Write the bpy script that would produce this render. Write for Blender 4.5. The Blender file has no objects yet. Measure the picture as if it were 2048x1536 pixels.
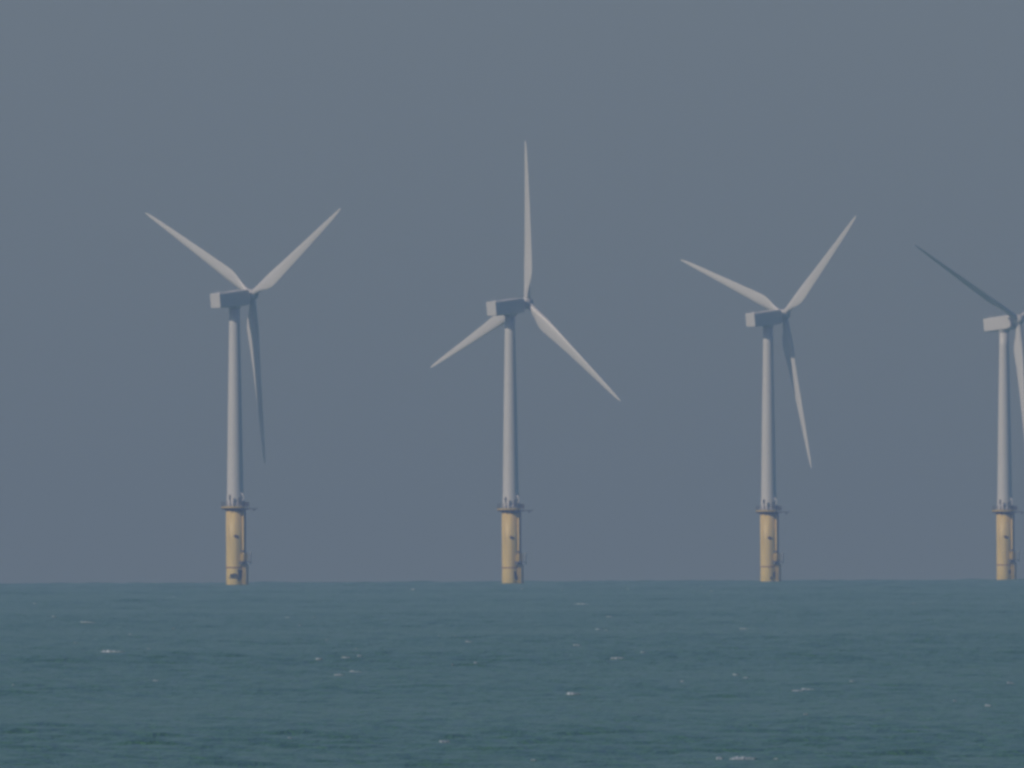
import bpy, bmesh, math, random
import numpy as np
from mathutils import Matrix, Vector, Euler

R = math.radians
scene = bpy.context.scene
col = scene.collection

# ------------------------------------------------------------------ camera
CAM_Z = 10.0            # eye height above the water (m)
RE = 7.4e6              # earth radius with normal refraction (m)
PPR = 85000.0           # photo pixels (2048 wide) per radian
DIP = math.sqrt(2*CAM_Z/RE)
HOR_Y = 1162.5          # row of the horizon in the middle of the photo
ROLL = -0.235
pitch = (HOR_Y-768.0)/PPR - DIP
cam_data = bpy.data.cameras.new('camera')
cam = bpy.data.objects.new('camera', cam_data)
col.objects.link(cam)
cam.location = (0, 0, CAM_Z)
cam.rotation_euler = (Matrix.Rotation(R(90)+pitch, 4, 'X') @ Matrix.Rotation(R(ROLL), 4, 'Z')).to_euler()
cam_data.sensor_width = 36
cam_data.lens = 36*PPR/2048
cam_data.clip_start = 1.0
cam_data.clip_end = 60000
scene.camera = cam

# ------------------------------------------------------------------ sky, sun, exposure
SUN_EL, SUN_B = R(33), R(37.5)
sdir = Vector((-math.cos(SUN_B)*math.cos(SUN_EL), -math.sin(SUN_B)*math.cos(SUN_EL), math.sin(SUN_EL)))
world = bpy.data.worlds.new('World')
scene.world = world
world.use_nodes = True
wn, wl = world.node_tree.nodes, world.node_tree.links
wn.clear()
sky = wn.new('ShaderNodeTexSky')
sky.sky_type = 'NISHITA'
sky.sun_disc = False
sky.sun_elevation = SUN_EL
sky.sun_rotation = math.atan2(sdir.x, sdir.y)
sky.altitude = 0
sky.air_density = 1.0
sky.dust_density = 1.0
sky.ozone_density = 8.0
bg = wn.new('ShaderNodeBackground')
bg.inputs['Strength'].default_value = 0.06
wo = wn.new('ShaderNodeOutputWorld')
wl.new(sky.outputs[0], bg.inputs['Color'])
wl.new(bg.outputs[0], wo.inputs['Surface'])

sl = bpy.data.lights.new('sun', 'SUN')
sl.energy = 2.3
sl.angle = R(0.5)
sl.color = (1.0, 0.92, 0.95)
so = bpy.data.objects.new('sun', sl)
col.objects.link(so)
so.rotation_euler = sdir.to_track_quat('Z', 'Y').to_euler()
so.location = (0, 0, 500)

scene.view_settings.view_transform = 'Standard'
scene.view_settings.look = 'None'
scene.view_settings.exposure = -0.35
scene.view_settings.gamma = 1.0
scene.render.engine = 'CYCLES'
scene.cycles.pixel_filter_type = 'BLACKMAN_HARRIS'
scene.cycles.filter_width = 3.0          # the long lens in warm air is soft
scene.cycles.use_denoising = True
scene.cycles.max_bounces = 6
scene.cycles.volume_bounces = 1

HAZE_DENS = 6.2e-5
HAZE_COL = (0.48, 0.67, 1.12)

# ------------------------------------------------------------------ helpers
def tag(o, label=None, cat=None, group=None, kind=None):
    if label: o['label'] = label
    if cat: o['category'] = cat
    if group: o['group'] = group
    if kind: o['kind'] = kind
    return o

def link_mesh(name, bm, mat, parent=None, smooth=False):
    me = bpy.data.meshes.new(name)
    bmesh.ops.recalc_face_normals(bm, faces=bm.faces)
    bm.to_mesh(me); bm.free()
    me.materials.append(mat)
    o = bpy.data.objects.new(name, me)
    col.objects.link(o)
    if parent: o.parent = parent
    if smooth:
        for p in me.polygons: p.use_smooth = True
    return o

def add_box(bm, x0, x1, y0, y1, z0, z1, M=None):
    vs = [bm.verts.new((x, y, z)) for x in (x0, x1) for y in (y0, y1) for z in (z0, z1)]
    for f in ((0,1,3,2), (4,6,7,5), (0,4,5,1), (2,3,7,6), (0,2,6,4), (1,5,7,3)):
        bm.faces.new([vs[i] for i in f])
    if M: bmesh.ops.transform(bm, matrix=M, verts=vs)
    return vs

def add_rings(bm, rings, caps=True):
    rr = [[bm.verts.new(p) for p in r] for r in rings]
    n = len(rr[0])
    for a, b in zip(rr, rr[1:]):
        for i in range(n):
            bm.faces.new((a[i], a[(i+1) % n], b[(i+1) % n], b[i]))
    if caps:
        bm.faces.new(rr[0][::-1]); bm.faces.new(rr[-1])
    return rr

def circ(x, y, z, r, n=48):
    return [(x+r*math.cos(2*math.pi*i/n), y+r*math.sin(2*math.pi*i/n), z) for i in range(n)]

def add_lathe(bm, prof, n=48, x=0, y=0):
    add_rings(bm, [circ(x, y, z, r, n) for r, z in prof])

def add_tube(bm, pts, r, n=8):
    pts = [Vector(p) for p in pts]
    rings = []
    for i, p in enumerate(pts):
        d = (pts[min(i+1, len(pts)-1)] - pts[max(i-1, 0)]).normalized()
        up = Vector((0, 0, 1)) if abs(d.z) < .9 else Vector((1, 0, 0))
        a = d.cross(up).normalized(); b = d.cross(a)
        rings.append([p + r*(a*math.cos(2*math.pi*k/n) + b*math.sin(2*math.pi*k/n)) for k in range(n)])
    add_rings(bm, rings)

# ------------------------------------------------------------------ materials
def mat_base(name):
    m = bpy.data.materials.new(name); m.use_nodes = True
    nt = m.node_tree; b = nt.nodes['Principled BSDF']
    return m, nt, b

def paint(name, c, rough=.45, dirt=None, dirt_amt=.25, scale=.5, stretch=(1, 1, .25), spec=.5):
    m, nt, b = mat_base(name)
    b.inputs['Roughness'].default_value = rough
    b.inputs['Specular IOR Level'].default_value = spec
    tc = nt.nodes.new('ShaderNodeTexCoord')
    mp = nt.nodes.new('ShaderNodeMapping'); mp.inputs['Scale'].default_value = stretch
    nz = nt.nodes.new('ShaderNodeTexNoise'); nz.inputs['Scale'].default_value = scale
    nz.inputs['Detail'].default_value = 5; nz.inputs['Roughness'].default_value = .6
    cr = nt.nodes.new('ShaderNodeValToRGB')
    cr.color_ramp.elements[0].position = .35; cr.color_ramp.elements[1].position = .72
    mx = nt.nodes.new('ShaderNodeMix'); mx.data_type = 'RGBA'
    dirt = dirt or tuple(v*.6 for v in c)
    mx.inputs['A'].default_value = (*c, 1); mx.inputs['B'].default_value = (*dirt, 1)
    mu = nt.nodes.new('ShaderNodeMath'); mu.operation = 'MULTIPLY'; mu.inputs[1].default_value = dirt_amt
    L = nt.links.new
    L(tc.outputs['Object'], mp.inputs[0]); L(mp.outputs[0], nz.inputs['Vector']); L(nz.outputs[0], cr.inputs[0])
    L(cr.outputs[0], mu.inputs[0]); L(mu.outputs[0], mx.inputs['Factor']); L(mx.outputs['Result'], b.inputs['Base Color'])
    return m

M_white = paint('white_tower_paint', (.66, .66, .66), dirt=(.5, .5, .48), dirt_amt=.3, stretch=(1, 1, .12))
M_blade = paint('white_blade_gelcoat', (.66, .66, .66), .35, dirt=(.55, .55, .53), dirt_amt=.3)
M_nac = paint('white_nacelle_shell', (.66, .66, .66), .4, dirt=(.45, .45, .44), dirt_amt=.35)
M_dark = paint('dark_steel', (.12, .13, .13), .6)
M_steel = paint('galvanised_steel', (.32, .34, .34), .55)
M_yel2 = paint('yellow_deck_paint', (.60, .44, .10), .55, dirt_amt=.4)
M_patch = paint('dark_brown', (.09, .07, .06), .8)  # also carries the under-deck shade on the collar
M_rust = paint('rusty_seam', (.30, .17, .09), .8)

# yellow transition piece with grime streaks and dark patches near the waterline
def yellow_mat():
    m, nt, b = mat_base('yellow_transition_paint')
    L = nt.links.new; N = nt.nodes.new
    b.inputs['Roughness'].default_value = .5
    tc = N('ShaderNodeTexCoord')
    mp = N('ShaderNodeMapping'); mp.inputs['Scale'].default_value = (1.2, 1.2, .12)
    nz = N('ShaderNodeTexNoise'); nz.inputs['Scale'].default_value = 1.0; nz.inputs['Detail'].default_value = 6
    cr = N('ShaderNodeValToRGB'); cr.color_ramp.elements[0].position = .45; cr.color_ramp.elements[1].position = .8
    mx = N('ShaderNodeMix'); mx.data_type = 'RGBA'
    mx.inputs['A'].default_value = (.78, .60, .22, 1); mx.inputs['B'].default_value = (.48, .35, .14, 1)
    L(tc.outputs['Object'], mp.inputs[0]); L(mp.outputs[0], nz.inputs['Vector']); L(nz.outputs[0], cr.inputs[0])
    L(cr.outputs[0], mx.inputs['Factor'])
    L(mx.outputs['Result'], b.inputs['Base Color'])
    return m
M_yel = yellow_mat()

def patch_mat():
    m, nt, b = mat_base('dark_green_grey')
    b.inputs['Roughness'].default_value = .9
    b.inputs['Base Color'].default_value = (.035, .045, .035, 1)  # one even dark tone for the patches near the waterline
    return m
M_blot = patch_mat()

def sea_mat():
    m, nt, b = mat_base('sea_water')
    L = nt.links.new; N = nt.nodes.new
    b.inputs['Roughness'].default_value = .16
    b.inputs['IOR'].default_value = 1.33
    b.inputs['Specular IOR Level'].default_value = .26
    geo = N('ShaderNodeNewGeometry')
    # silt: broad patches of greener and bluer water
    mp = N('ShaderNodeMapping'); mp.inputs['Scale'].default_value = (1.3, .05, .03)
    nz = N('ShaderNodeTexNoise'); nz.inputs['Scale'].default_value = 1.0; nz.inputs['Detail'].default_value = 4
    mx = N('ShaderNodeMix'); mx.data_type = 'RGBA'
    mx.inputs['A'].default_value = (.074, .186, .108, 1); mx.inputs['B'].default_value = (.092, .220, .080, 1)
    L(geo.outputs['Position'], mp.inputs[0]); L(mp.outputs[0], nz.inputs['Vector'])
    L(nz.outputs[0], mx.inputs['Factor']); L(mx.outputs['Result'], b.inputs['Base Color'])
    # ripples
    n1 = N('ShaderNodeTexNoise'); n1.inputs['Scale'].default_value = 1.5; n1.inputs['Detail'].default_value = 5
    n1.inputs['Roughness'].default_value = .6
    mp1 = N('ShaderNodeMapping'); mp1.inputs['Scale'].default_value = (1.7, .55, 1.0)
    mp1.inputs['Rotation'].default_value = (0, 0, R(20))
    L(geo.outputs['Position'], mp1.inputs[0]); L(mp1.outputs[0], n1.inputs['Vector'])
    bp = N('ShaderNodeBump'); bp.inputs['Strength'].default_value = 1.0; bp.inputs['Distance'].default_value = .34
    n2 = N('ShaderNodeTexNoise'); n2.inputs['Scale'].default_value = .42; n2.inputs['Detail'].default_value = 3
    L(mp1.outputs[0], n2.inputs['Vector'])
    b2 = N('ShaderNodeBump'); b2.inputs['Strength'].default_value = 1.0; b2.inputs['Distance'].default_value = .75
    L(n2.outputs[0], b2.inputs['Height']); L(b2.outputs[0], bp.inputs['Normal'])
    L(n1.outputs[0], bp.inputs['Height']); L(bp.outputs[0], b.inputs['Normal'])
    return m
M_sea = sea_mat()

def foam_mat():
    m, nt, b = mat_base('white_foam')
    b.inputs['Roughness'].default_value = .9
    # thin lacy foam lets the water colour through, thick foam is white
    at = nt.nodes.new('ShaderNodeAttribute'); at.attribute_name = 'thickness'
    mx = nt.nodes.new('ShaderNodeMix'); mx.data_type = 'RGBA'
    mx.inputs['A'].default_value = (.16, .24, .22, 1); mx.inputs['B'].default_value = (.78, .84, .84, 1)
    nt.links.new(at.outputs['Fac'], mx.inputs['Factor']); nt.links.new(mx.outputs['Result'], b.inputs['Base Color'])
    return m
M_foam = foam_mat()

# ------------------------------------------------------------------ the sea
rng = np.random.RandomState(11)
NW = 64
lam = np.exp(rng.uniform(np.log(1.8), np.log(26), NW))
kdir = R(-66) + rng.normal(0, 1, NW)*np.where(lam < 6, R(52), R(30))                   # travelling mostly towards the shore
kk = 2*np.pi/lam
kx, ky = kk*np.cos(kdir), kk*np.sin(kdir)
amp = .0074*lam**.46
ph = rng.uniform(0, 2*np.pi, NW)

def wave_z(x, y, step):
    """wave height; components the mesh step cannot carry fade out"""
    z = np.zeros_like(x, dtype=np.float64)
    gust = 0.75 + .35*np.sin(x*.011+y*.0031+1.3)*np.sin(y*.0073-x*.005)
    for i in range(NW):
        w = np.clip((lam[i]/np.maximum(step, .01) - 2.6)/2.0, 0, 1)
        s = np.sin(kx[i]*x + ky[i]*y + ph[i])
        z += amp[i]*w*(s + .28*(s*s - .5)*2)           # peaked crests
    return z*gust*(.85 + 1.15*np.clip((np.hypot(x, y)-5500)/5500, 0, 1))     # rougher offshore

def row_step(r):
    return np.where(r < 1500, np.maximum(.4, r*.035), np.where(r < 3000, .7, np.minimum(.7+(r-3000)*.0003, 1.9)))
rows = [3.0]
while rows[-1] < 16500: rows.append(rows[-1] + float(row_step(np.array(rows[-1]))))
rows = np.array(rows)
FA = .0175
fine = np.linspace(-FA, FA, 250)
coarse = FA + (np.linspace(0, 1, 26)[1:]**2.2)*(R(38)-FA)
ang = np.concatenate([-coarse[::-1], fine, coarse])
RR, AA = np.meshgrid(rows, ang, indexing='ij')
X = RR*np.sin(AA); Y = RR*np.cos(AA)
st = np.maximum(row_step(RR), RR*(2*FA/249))
st = np.where(np.abs(AA) > FA*1.01, 40.0, st)
Z = -.5 - (X*X+Y*Y)/(2*RE) + wave_z(X, Y, st)
nr, na = X.shape
co = np.stack([X, Y, Z], -1).reshape(-1, 3).astype(np.float32)
idx = np.arange(nr*na).reshape(nr, na)
quads = np.stack([idx[:-1, :-1], idx[:-1, 1:], idx[1:, 1:], idx[1:, :-1]], -1).reshape(-1, 4)[:, ::-1]
me = bpy.data.meshes.new('sea')
me.vertices.add(len(co)); me.vertices.foreach_set('co', co.ravel())
me.loops.add(quads.size); me.loops.foreach_set('vertex_index', quads.ravel().astype(np.int32))
me.polygons.add(len(quads))
me.polygons.foreach_set('loop_start', np.arange(0, quads.size, 4, dtype=np.int32))
me.polygons.foreach_set('use_smooth', np.ones(len(quads), dtype=bool))
me.update(calc_edges=True)
me.materials.append(M_sea)
sea = bpy.data.objects.new('sea', me); col.objects.link(sea)
tag(sea, kind='structure')

# ------------------------------------------------------------------ whitecaps (x, y, width, height in photo pixels)
caps = [(222,1304,42,9),(174,1245,28,6),(68,1207,8,4),(106,1233,8,3),(345,1257,6,4),(259,1269,7,4),(149,1286,6,3),
        (296,1298,8,3),(310,1362,14,4),(24,1370,5,3),(346,1193,4,3),(825,1179,9,5),(574,1235,12,4),(627,1235,6,4),
        (598,1251,6,3),(652,1280,5,4),(711,1298,6,4),(636,1318,13,5),(690,1315,18,5),(717,1313,9,4),(709,1344,24,6),
        (676,1350,20,5),(936,1284,13,6),(877,1272,4,3),(909,1272,4,3),(949,1326,7,5),(903,1329,4,3),(577,1476,9,4),
        (886,1484,20,4),(1163,1208,30,4),(1217,1234,13,4),(1195,1259,12,4),(1211,1261,8,3),(1152,1290,15,4),
        (1233,1316,26,4),(1144,1388,26,8),(1487,1258,18,5),(1401,1172,5,3),(1422,1181,8,5),(1255,1177,4,5),
        (1470,1350,14,5),(1490,1356,12,4),(1362,1363,8,4),(1482,1518,46,10),(1436,1517,14,6),(1064,1520,12,4),
        (1614,1379,26,5),(1592,1382,22,4),(1609,1429,10,5),(1974,1412,13,8),(2019,1367,16,6),(1907,1402,6,4),
        (1702,1362,10,3),(1124,1180,6,3),(1043,1178,8,3),(1284,1305,10,3),(1826,1206,10,3),(1549,1518,10,4)]
random.seed(5)
bm = bmesh.new()
thick = bm.verts.layers.float.new('thickness')
for (px, py, w, h) in caps:
    hy = HOR_Y + (px-1024)*math.tan(R(ROLL))
    dep = (py-hy)/PPR + DIP
    d = RE*(dep - math.sqrt(max(dep*dep-2*CAM_Z/RE, 0)))
    a = (px-1024)/PPR
    stp = max(float(row_step(np.array(d))), d*2*FA/249)
    # the crest that shows nearest to that line of sight
    ds = np.arange(d-260, d+260, .25)
    zz = wave_z(ds*math.sin(a), ds*math.cos(a), stp+0*ds) - ds*ds/(2*RE) - .5
    el = (zz - CAM_Z)/ds
    seen = el >= np.maximum.accumulate(el) - 1e-9
    d = float(ds[int(np.argmin(np.abs(el + dep) + np.where(seen, 0, 1)))])
    pm = PPR/d
    W, H = 1.25*w/pm, .8*h/pm
    nx = max(8, int(w*.6)); ny = 6
    prof = []
    for i in range(nx+1):
        u = i/nx
        e = min(1, 5*u)*min(1, 2.0*(1-u))**.8
        prof.append(max(.05, e*random.uniform(.35, 1.0)*(1-.6*u)))
    jit = [random.uniform(-.25, .25) for _ in range(nx+1)]
    big = min(1, (w*h/220)**.5)
    grid = []
    for i in range(nx+1):
        row = []
        for j in range(ny+1):
            v = j/ny
            x = d*math.sin(a) + (i/nx-.5)*W
            y = d*math.cos(a) + (v-.5)*1.3 + jit[i]
            zb = float(wave_z(np.array([x]), np.array([y]), np.array([stp]))[0]) - (x*x+y*y)/(2*RE) - .5
            lump = H*.8*prof[i]*(math.sin(math.pi*v)**.7 if 0 < j < ny else 0)
            row.append(bm.verts.new((x, y, zb - (.08 if j in (0, ny) or i in (0, nx) else -.02) + lump*random.uniform(.8, 1.1))))
            row[-1][thick] = min(1, (.30+.9*big)*prof[i]*random.uniform(.7, 1.3)*(.5+.5*math.sin(math.pi*v)))
        grid.append(row)
    for i in range(nx):
        for j in range(ny):
            bm.faces.new((grid[i][j], grid[i+1][j], grid[i+1][j+1], grid[i][j+1]))
foam = link_mesh('whitecap_foam', bm, M_foam, smooth=True)
tag(foam, 'small white broken wave crests scattered over the blue green sea', 'foam', kind='stuff')

# ------------------------------------------------------------------ turbine parts (metres, base at sea level, rotor axis +X)
HUB_Z, OVER, TILT = 67.4, 5.6, R(6)
TOP_Z, DECK_Z = 64.9, 18.15

def tower_mesh(p):
    bm = bmesh.new()
    prof = [(2.22, DECK_Z+.02), (2.22, 18.5), (2.12, 18.52), (2.02, 19.6), (1.93, 22.5), (1.86, 27), (1.77, 33), (1.66, 40),
            (1.54, 47), (1.41, 54), (1.28, 61), (1.22, TOP_Z)]
    add_lathe(bm, prof, 64)
    o = link_mesh('tower', bm, M_white, p, True)
    # flange rings where the tower sections bolt together
    bm = bmesh.new()
    bm.free()
    for z, r in ((33.0, 1.77), (48.5, 1.513)):
        bm = bmesh.new()
        add_lathe(bm, [(r-.05, z-.09), (r+.035, z-.08), (r+.035, z+.08), (r-.05, z+.09)], 64)
        link_mesh('flange_ring', bm, M_nac, o, True)
    return o

def transition(p):
    bm = bmesh.new()
    add_lathe(bm, [(2.20, -9), (2.20, 3.5), (2.20, 10), (2.20, 17.4)], 64)
    tp = link_mesh('transition_piece', bm, M_yel, p, True)
    # seam ring
    bm = bmesh.new()
    add_lathe(bm, [(2.1, 3.66), (2.27, 3.7), (2.27, 3.95), (2.1, 4.0)], 64)
    link_mesh('seam_ring', bm, M_rust, tp, True)
    # collar bracket ring; shade under the deck is painted in as dark colour
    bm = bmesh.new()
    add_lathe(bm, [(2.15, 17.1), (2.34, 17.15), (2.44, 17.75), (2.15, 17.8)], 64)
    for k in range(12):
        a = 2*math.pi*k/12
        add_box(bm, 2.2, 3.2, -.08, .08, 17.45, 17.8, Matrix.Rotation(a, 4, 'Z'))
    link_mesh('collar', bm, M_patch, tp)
    # small dark oval raised from the shell
    bm = bmesh.new()
    M = Matrix.Rotation(R(-83), 4, 'Z')
    n = 10
    pts = [(math.cos(2*math.pi*i/n)*.62, math.sin(2*math.pi*i/n)*.44) for i in range(n)]
    rings = []
    for rr in (2.05, 2.27):
        rings.append([M @ Vector((rr*math.cos(u/2.2), rr*math.sin(u/2.2), 11.1 + v - .25*u)) for u, v in pts])
    add_rings(bm, rings)
    link_mesh('dark_oval', bm, M_patch, tp)
    return tp

def waterline_patch(p, shape):
    """dark irregular patch hugging the shell just above the waterline; its own outline on each turbine"""
    bm = bmesh.new()
    pts = shape
    for (a0, z0, ra, rz) in pts:
        n = 22
        inner, outer = [], []
        for i in range(n):
            t = 2*math.pi*i/n
            k = 1 + .16*math.sin(3*t+a0) + .12*math.sin(5*t+z0)
            a = R(a0) + R(ra)*k*math.cos(t); z = z0 + rz*k*math.sin(t)
            outer.append((a, z))
        c = bm.verts.new((2.225*math.cos(R(a0)), 2.225*math.sin(R(a0)), z0))
        mid = [bm.verts.new((2.228*math.cos(R(a0)+(a-R(a0))*.5), 2.228*math.sin(R(a0)+(a-R(a0))*.5), z0+(z-z0)*.5)) for a, z in outer]
        out = [bm.verts.new((2.224*math.cos(a), 2.224*math.sin(a), z)) for a, z in outer]
        for i in range(n):
            j = (i+1) % n
            bm.faces.new((c, mid[i], mid[j])); bm.faces.new((mid[i], out[i], out[j], mid[j]))
    return link_mesh('dark_patch', bm, M_blot, p, True)

def landing(p):
    """boat landing on the right hand side: two fender tubes, ladder, braces, rest platform"""
    A = R(-22)
    M = Matrix.Rotation(A, 4, 'Z')
    bm = bmesh.new()
    for s in (-.75, .75):
        add_tube(bm, [M @ Vector(q) for q in ((2.8, s, -6), (2.8, s, 4.2), (2.6, s, 4.6), (2.2, s, 4.8))], .17, 10)
        for z in (.2, 2.8):
            add_tube(bm, [M @ Vector((2.8, s, z)), M @ Vector((2.1, s*.8, z+.25))], .12, 8)
    bl = link_mesh('boat_landing', bm, M_yel, p, True)
    bm = bmesh.new()
    for s in (-.28, .28):
        add_tube(bm, [M @ Vector((2.72, s, -4)), M @ Vector((2.72, s, 6.2))], .05, 6)
    for k in range(34):
        add_tube(bm, [M @ Vector((2.72, -.28, -3.8+k*.3)), M @ Vector((2.72, .28, -3.8+k*.3))], .025, 5)
    link_mesh('ladder', bm, M_steel, bl)
    # J tube: long cable pipe down the right of the shell
    bm = bmesh.new()
    JA = R(-40)
    jx, jy = 2.42*math.cos(JA), 2.42*math.sin(JA)
    add_tube(bm, [(jx, jy, -6), (jx, jy, 17.2)], .17, 12)
    link_mesh('cable_pipe', bm, M_yel, p, True)
    bm = bmesh.new()
    j2 = R(-12)
    add_tube(bm, [(2.42*math.cos(j2), 2.42*math.sin(j2), -6), (2.42*math.cos(j2), 2.42*math.sin(j2), 17.2)], .14, 12)
    link_mesh('cable_pipe', bm, M_dark, p, True)
    # rest platform
    bm = bmesh.new()
    M2 = Matrix.Rotation(R(-40), 4, 'Z')
    add_box(bm, 2.0, 3.7, -1.2, 1.2, 5.15, 5.33, M2)
    add_box(bm, 2.1, 3.0, -1.1, -.2, 4.55, 5.13, M2)
    rp = link_mesh('rest_platform', bm, M_dark, p)
    bm = bmesh.new()
    for (x, y) in ((3.6, -1.1), (3.6, 0), (3.6, 1.1), (2.5, -1.1), (2.5, 1.1)):
        add_tube(bm, [M2 @ Vector((x, y, 5.33)), M2 @ Vector((x, y, 7.2))], .06, 6)
    for z in (6.0, 6.6, 7.2):
        add_tube(bm, [M2 @ Vector(q) for q in ((2.3, -1.1, z), (3.6, -1.1, z), (3.6, 1.1, z), (2.3, 1.1, z))], .05, 6)
    add_box(bm, 2.15, 3.0, -.7, .5, 5.35, 6.9, M2)
    link_mesh('guard_rail', bm, M_yel2, rp)
    bm = bmesh.new()
    add_box(bm, 3.62, 3.78, .95, 1.35, 4.6, 7.5, M2)
    link_mesh('gate_panel', bm, M_nac, rp)
    bm = bmesh.new()
    add_box(bm, 1.9, 2.75, -.5, .5, 7.55, 7.85, M2)
    link_mesh('bracket', bm, M_dark, rp)
    return bl

def deck(p):
    """working platform: round deck with a long lay-down area to the right"""
    bm = bmesh.new()
    n = 40
    out = []
    for i in range(n):
        a = 2*math.pi*i/n
        out.append((3.35*math.cos(a), 3.35*math.sin(a)))
    # stretch towards the right into a wide tongue
    poly = [(x, y) for x, y in out if x < 2.2]
    poly.sort(key=lambda q: math.atan2(-q[1], -q[0]))
    poly = poly + [(2.3, 2.5), (5.4, 2.0), (5.4, -2.0), (2.3, -2.5)] if poly[-1][1] > 0 else [(2.3, -2.5)] + poly
    poly.sort(key=lambda q: math.atan2(q[1], q[0]-.5))
    top = [bm.verts.new((x, y, DECK_Z)) for x, y in poly]
    bot = [bm.verts.new((x, y, DECK_Z-.32)) for x, y in poly]
    bm.faces.new(top); bm.faces.new(bot[::-1])
    for i in range(len(poly)):
        j = (i+1) % len(poly)
        bm.faces.new((bot[i], bot[j], top[j], top[i]))
    dk = link_mesh('platform_deck', bm, M_yel2, p)
    per = [Vector((x*.97, y*.97, DECK_Z)) for x, y in poly]
    bm = bmesh.new()
    cum = 0
    for i in range(len(per)):
        j = (i+1) % len(per)
        a, b = per[i], per[j]
        m = max(1, int((b-a).length/1.1))
        for k in range(m):
            cum += 1
            if m == 1 and cum % 2: continue
            q = a.lerp(b, k/m)
            add_tube(bm, [q, q+Vector((0, 0, 1.15))], .05, 5)
    for z in (.45, .8, 1.15):
        add_tube(bm, [q+Vector((0, 0, z)) for q in per+[per[0]]], .05, 5)
    link_mesh('railing', bm, M_dark, dk)
    for q in ((2.4, 5.35, -1.9, -1.7, DECK_Z-.6, DECK_Z-.33), (2.4, 5.35, 1.7, 1.9, DECK_Z-.6, DECK_Z-.33)):
        bm = bmesh.new(); add_box(bm, *q)
        link_mesh('support_beam', bm, M_dark, dk)
    bm = bmesh.new(); add_box(bm, 4.25, 4.65, -1.6, -1.2, DECK_Z-1.1, DECK_Z-.33)
    link_mesh('flood_light', bm, M_dark, dk)
    bm = bmesh.new()
    add_box(bm, 2.2, 3.3, -1.3, -.3, DECK_Z+.01, DECK_Z+1.1)
    link_mesh('equipment_box', bm, M_dark, dk)
    # davit crane: post and curved boom against the left of the tower
    bm = bmesh.new()
    add_tube(bm, [(-1.15, -2.9, DECK_Z), (-1.15, -2.9, DECK_Z+1.9), (-1.25, -2.9, DECK_Z+2.6)], .10, 8)
    add_box(bm, -1.45, -1.0, -3.05, -2.75, DECK_Z+1.5, DECK_Z+2.8)
    link_mesh('davit_crane', bm, M_dark, dk)
    # white rescue bracket at the right of the tower foot
    bm = bmesh.new()
    add_tube(bm, [(1.75, -1.6, DECK_Z+1.3), (2.0, -1.65, DECK_Z+1.9), (1.95, -1.6, DECK_Z+2.5), (1.55, -1.5, DECK_Z+3.2)], .17, 8)
    link_mesh('light_bracket', bm, M_nac, dk, True)
    bm = bmesh.new()
    M = Matrix.Rotation(R(-60), 4, 'Z')
    add_box(bm, 2.0, 2.19, -.45, .45, DECK_Z+.3, DECK_Z+2.2, M)
    link_mesh('door', bm, M_steel, p)
    return dk

def nacelle(p):
    """boxy nacelle; x = rotor axis, origin at hub height over the tower centre"""
    bm = bmesh.new()
    secs = [(-6.15, 1.62, -1.45, 1.78), (-6.05, 1.72, -1.60, 1.88), (-2.0, 1.72, -1.72, 1.90), (1.6, 1.72, -1.80, 1.92), (2.9, 1.68, -1.72, 1.84),
            (3.5, 1.50, -1.5, 1.6), (3.85, 1.25, -1.25, 1.3)]
    rings = []
    for x, hw, zb, zt in secs:
        ring = []; rc = .32
        for cx, cz, a0 in ((hw-rc, zt-rc, 0), (-hw+rc, zt-rc, 90), (-hw+rc, zb+rc, 180), (hw-rc, zb+rc, 270)):
            for k in range(5):
                a = R(a0 + 90*k/4)
                ring.append((x, cx+rc*math.cos(a), cz+rc*math.sin(a)))
        rings.append(ring)
    add_rings(bm, rings)
    o = link_mesh('nacelle', bm, M_nac, p)
    for poly in o.data.polygons: poly.use_smooth = False
    bm = bmesh.new()
    add_box(bm, -5.0, -3.4, -.7, .7, 1.86, 2.02)
    add_tube(bm, [(-5.3, .5, 1.8), (-5.3, .5, 3.0)], .04, 5)
    add_tube(bm, [(-5.3, -.5, 1.8), (-5.3, -.5, 2.8)], .04, 5)
    h = link_mesh('roof_hatch', bm, M_nac, o)
    return o

def yaw_ring(p):
    bm = bmesh.new()
    add_lathe(bm, [(1.22, TOP_Z-.2), (1.45, TOP_Z-.1), (1.45, 65.9), (1.2, 65.9)], 40)
    return link_mesh('yaw_bearing', bm, M_nac, p, True)

def hub_mesh(p):
    bm = bmesh.new()
    prof = [(-1.35, 1.05), (-1.2, 1.3), (-.3, 1.42), (.5, 1.35), (1.0, 1.15), (1.35, .8), (1.55, .4), (1.6, .05)]
    rings = [[(x, r*math.cos(2*math.pi*i/32), r*math.sin(2*math.pi*i/32)) for i in range(32)] for x, r in prof]
    add_rings(bm, rings)
    return link_mesh('spinner', bm, M_nac, p, True)

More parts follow.
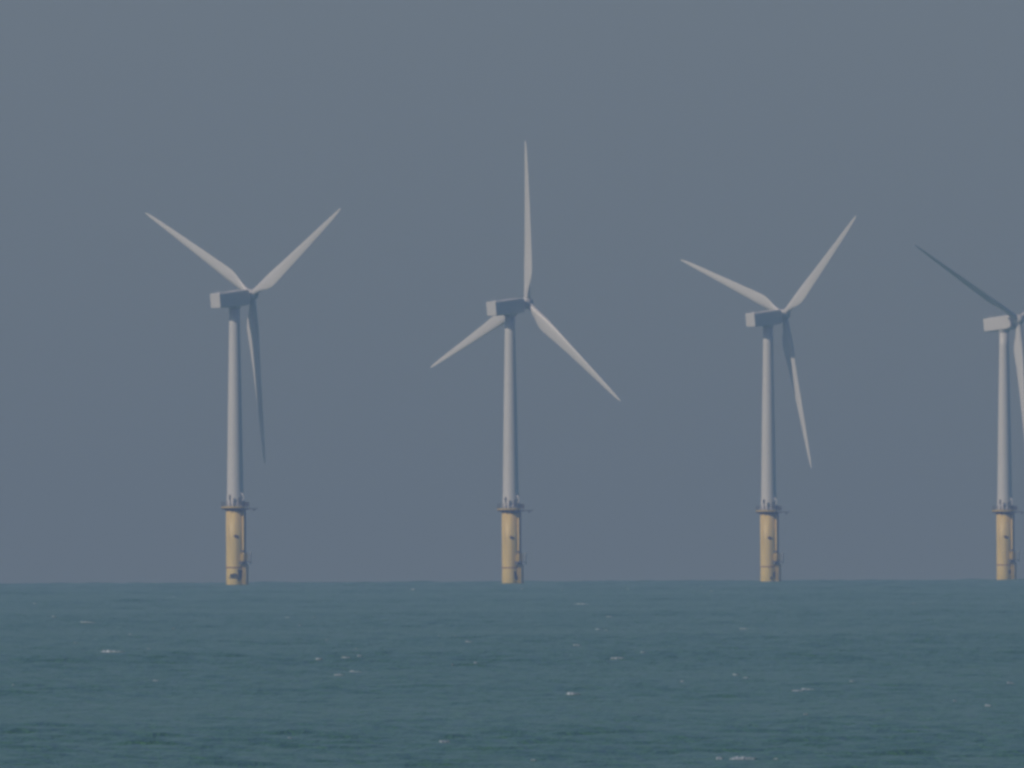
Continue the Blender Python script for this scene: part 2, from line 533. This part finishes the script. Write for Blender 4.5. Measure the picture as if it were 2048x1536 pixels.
def blade_mesh(pitch_deg):
    """40 m blade along +Z; leading edge towards +Y, upwind is +X"""
    bm = bmesh.new()
    n = 24
    st = [(.9, 1.5, .95, 22, 0), (1.6, 1.55, .96, 22, 0), (2.6, 1.8, .8, 20, .1), (4.2, 2.2, .55, 17, .5), (6.0, 3.0, .36, 14, .9), (7.8, 3.4, .28, 12, 1),
          (9.5, 3.32, .25, 10, 1), (13, 2.9, .22, 7.5, 1), (18, 2.42, .2, 5, 1), (24, 1.92, .18, 3, 1), (30, 1.45, .17, 1.6, 1),
          (35, 1.05, .16, .8, 1), (38, .72, .15, .3, 1), (39.4, .42, .15, 0, 1), (40, .12, .15, 0, 1)]
    rings = []
    for r, c, t, tw, foil in st:
        bx = -.6*(r/40)**2
        ring = []
        for i in range(n):
            a = 2*math.pi*i/n
            # circle
            cy0, cx0 = .5*c*math.cos(a), .5*c*t*math.sin(a)
            # aerofoil: leading edge straight, trailing edge behind
            u = .5*(1-math.cos(a))                     # 0 at LE, 1 at TE
            th = 5*t*(.2969*math.sqrt(max(u, 0))-.126*u-.3516*u*u+.2843*u**3-.1036*u**4)*c
            cy1 = (.30-u)*c
            cx1 = (-th*1.15 if math.sin(a) > 0 else th*.75)
            y = cy0*(1-foil)+cy1*foil
            x = (-cx0)*(1-foil)+cx1*foil
            tw_ = R(tw+pitch_deg)
            ring.append((x*math.cos(tw_)+y*math.sin(tw_)+bx, -x*math.sin(tw_)+y*math.cos(tw_), r))
        rings.append(ring)
    add_rings(bm, rings)
    return bm

def build(kind_pitch):
    root = bpy.data.objects.new('wind_turbine', None)
    col.objects.link(root)
    root.empty_display_size = 2
    parts = {}
    parts['tower'] = tower_mesh(root)
    parts['tp'] = transition(root)
    landing(root); deck(root)
    yaw_ring(root)
    parts['nacelle'] = nacelle(root)
    parts['hub'] = hub_mesh(root)
    bs = []
    b0 = link_mesh('blade', blade_mesh(kind_pitch), M_blade, root, True)
    bs.append(b0)
    for _ in range(2):
        b = b0.copy(); col.objects.link(b); b.parent = root; bs.append(b)
    return root

def children(o): return [c for c in bpy.data.objects if c.parent == o]

def copy_tree(o, parent=None):
    c = o.copy(); col.objects.link(c)
    if parent: c.parent = parent
    for ch in children(o): copy_tree(ch, c)
    return c

def pose(root, yaw, az):
    """yaw: rotor axis direction about Z; az: clockwise-on-screen angles of the three blades"""
    away = yaw > 0
    T = Matrix.Translation((0, 0, HUB_Z)) @ Matrix.Rotation(R(yaw), 4, 'Z') @ Matrix.Rotation(-TILT, 4, 'Y')
    blades = [c for c in children(root) if c.name.startswith('blade')]
    for c in children(root):
        if c.name.startswith('nacelle'): c.matrix_local = T @ Matrix.Translation((0, 0, -.35))
        if c.name.startswith('spinner'): c.matrix_local = T @ Matrix.Translation((OVER, 0, 0))
    for b, a in zip(blades, az):
        b.matrix_local = T @ Matrix.Translation((OVER, 0, 0)) @ Matrix.Rotation(R(a if away else -a), 4, 'X')

# px of tower centre, distance, yaw, first blade angle, dark patches, label
T_SPEC = [
    (469.5, 10000, 42, 59.5, [(-98, 1.75, 36, .6), (-56, 2.3, 20, 1.15), (-70, 1.1, 10, .5)], 'nearest and leftmost turbine, its lowest blade dark in shade close beside the tower'),
    (1020.5, 10303, 41.5, 7, [(-62, 2.1, 9, .95), (-48, 1.3, 10, .5)], 'turbine with one blade pointing straight up, two spread below its white nacelle'),
    (1536.5, 10814, 41.5, 51, [(-52, 1.8, 10, .9), (-75, .9, 8, .4)], 'turbine whose sunlit lowest blade slants down right, between the upright-bladed one and the cut-off one'),
    (2008.5, 11125, -48, 60, [(-56, 2.0, 9, .6)], 'rightmost turbine, cut by the edge, a thin dark blade above its fully sunlit nacelle'),
]
proto = build(0)
placed = []
for i, (px, D, yaw, a0, gr, lab) in enumerate(T_SPEC):
    if i == 0: t = proto
    elif i < 3: t = copy_tree(proto)
    else:
        t = copy_tree(proto)
        fm = None
        for c in children(t):
            if c.name.startswith('blade'):
                if fm is None:
                    tmp = link_mesh('blade_tmp', blade_mesh(84), M_blade, None, True)
                    fm = tmp.data; bpy.data.objects.remove(tmp); fm.name = 'feathered_blade'
                c.data = fm
    x = (px-1024)/PPR*D
    t.location = (x, D, -(x*x+D*D)/(2*RE) - (0, .3, .25, 0)[i])
    pose(t, yaw, (a0, a0+120, a0+240))
    placed.append((t, gr))
    tag(t, lab, 'wind turbine', 'offshore wind turbines standing in the sea')
for t, gr in placed:
    waterline_patch([c for c in children(t) if c.name.startswith('transition_piece')][0], gr)

# ------------------------------------------------------------------ haze: even sea air over everything
HX, HY0, HY1, HZ0, HZ1 = 11500, -400, 16900, -48, 240
bm = bmesh.new()
add_box(bm, -HX, HX, HY0, HY1, HZ0, HZ1)
m = bpy.data.materials.new('sea_haze'); m.use_nodes = True
nt = m.node_tree; nt.nodes.clear()
out = nt.nodes.new('ShaderNodeOutputMaterial')
pv = nt.nodes.new('ShaderNodeVolumePrincipled')
pv.inputs['Color'].default_value = (*HAZE_COL, 1)
pv.inputs['Density'].default_value = HAZE_DENS
pv.inputs['Anisotropy'].default_value = 0.0
pv.inputs['Absorption Color'].default_value = (1, 1, 1, 1)
nt.links.new(pv.outputs[0], out.inputs['Volume'])
hz = link_mesh('haze', bm, m)
tag(hz, kind='stuff')
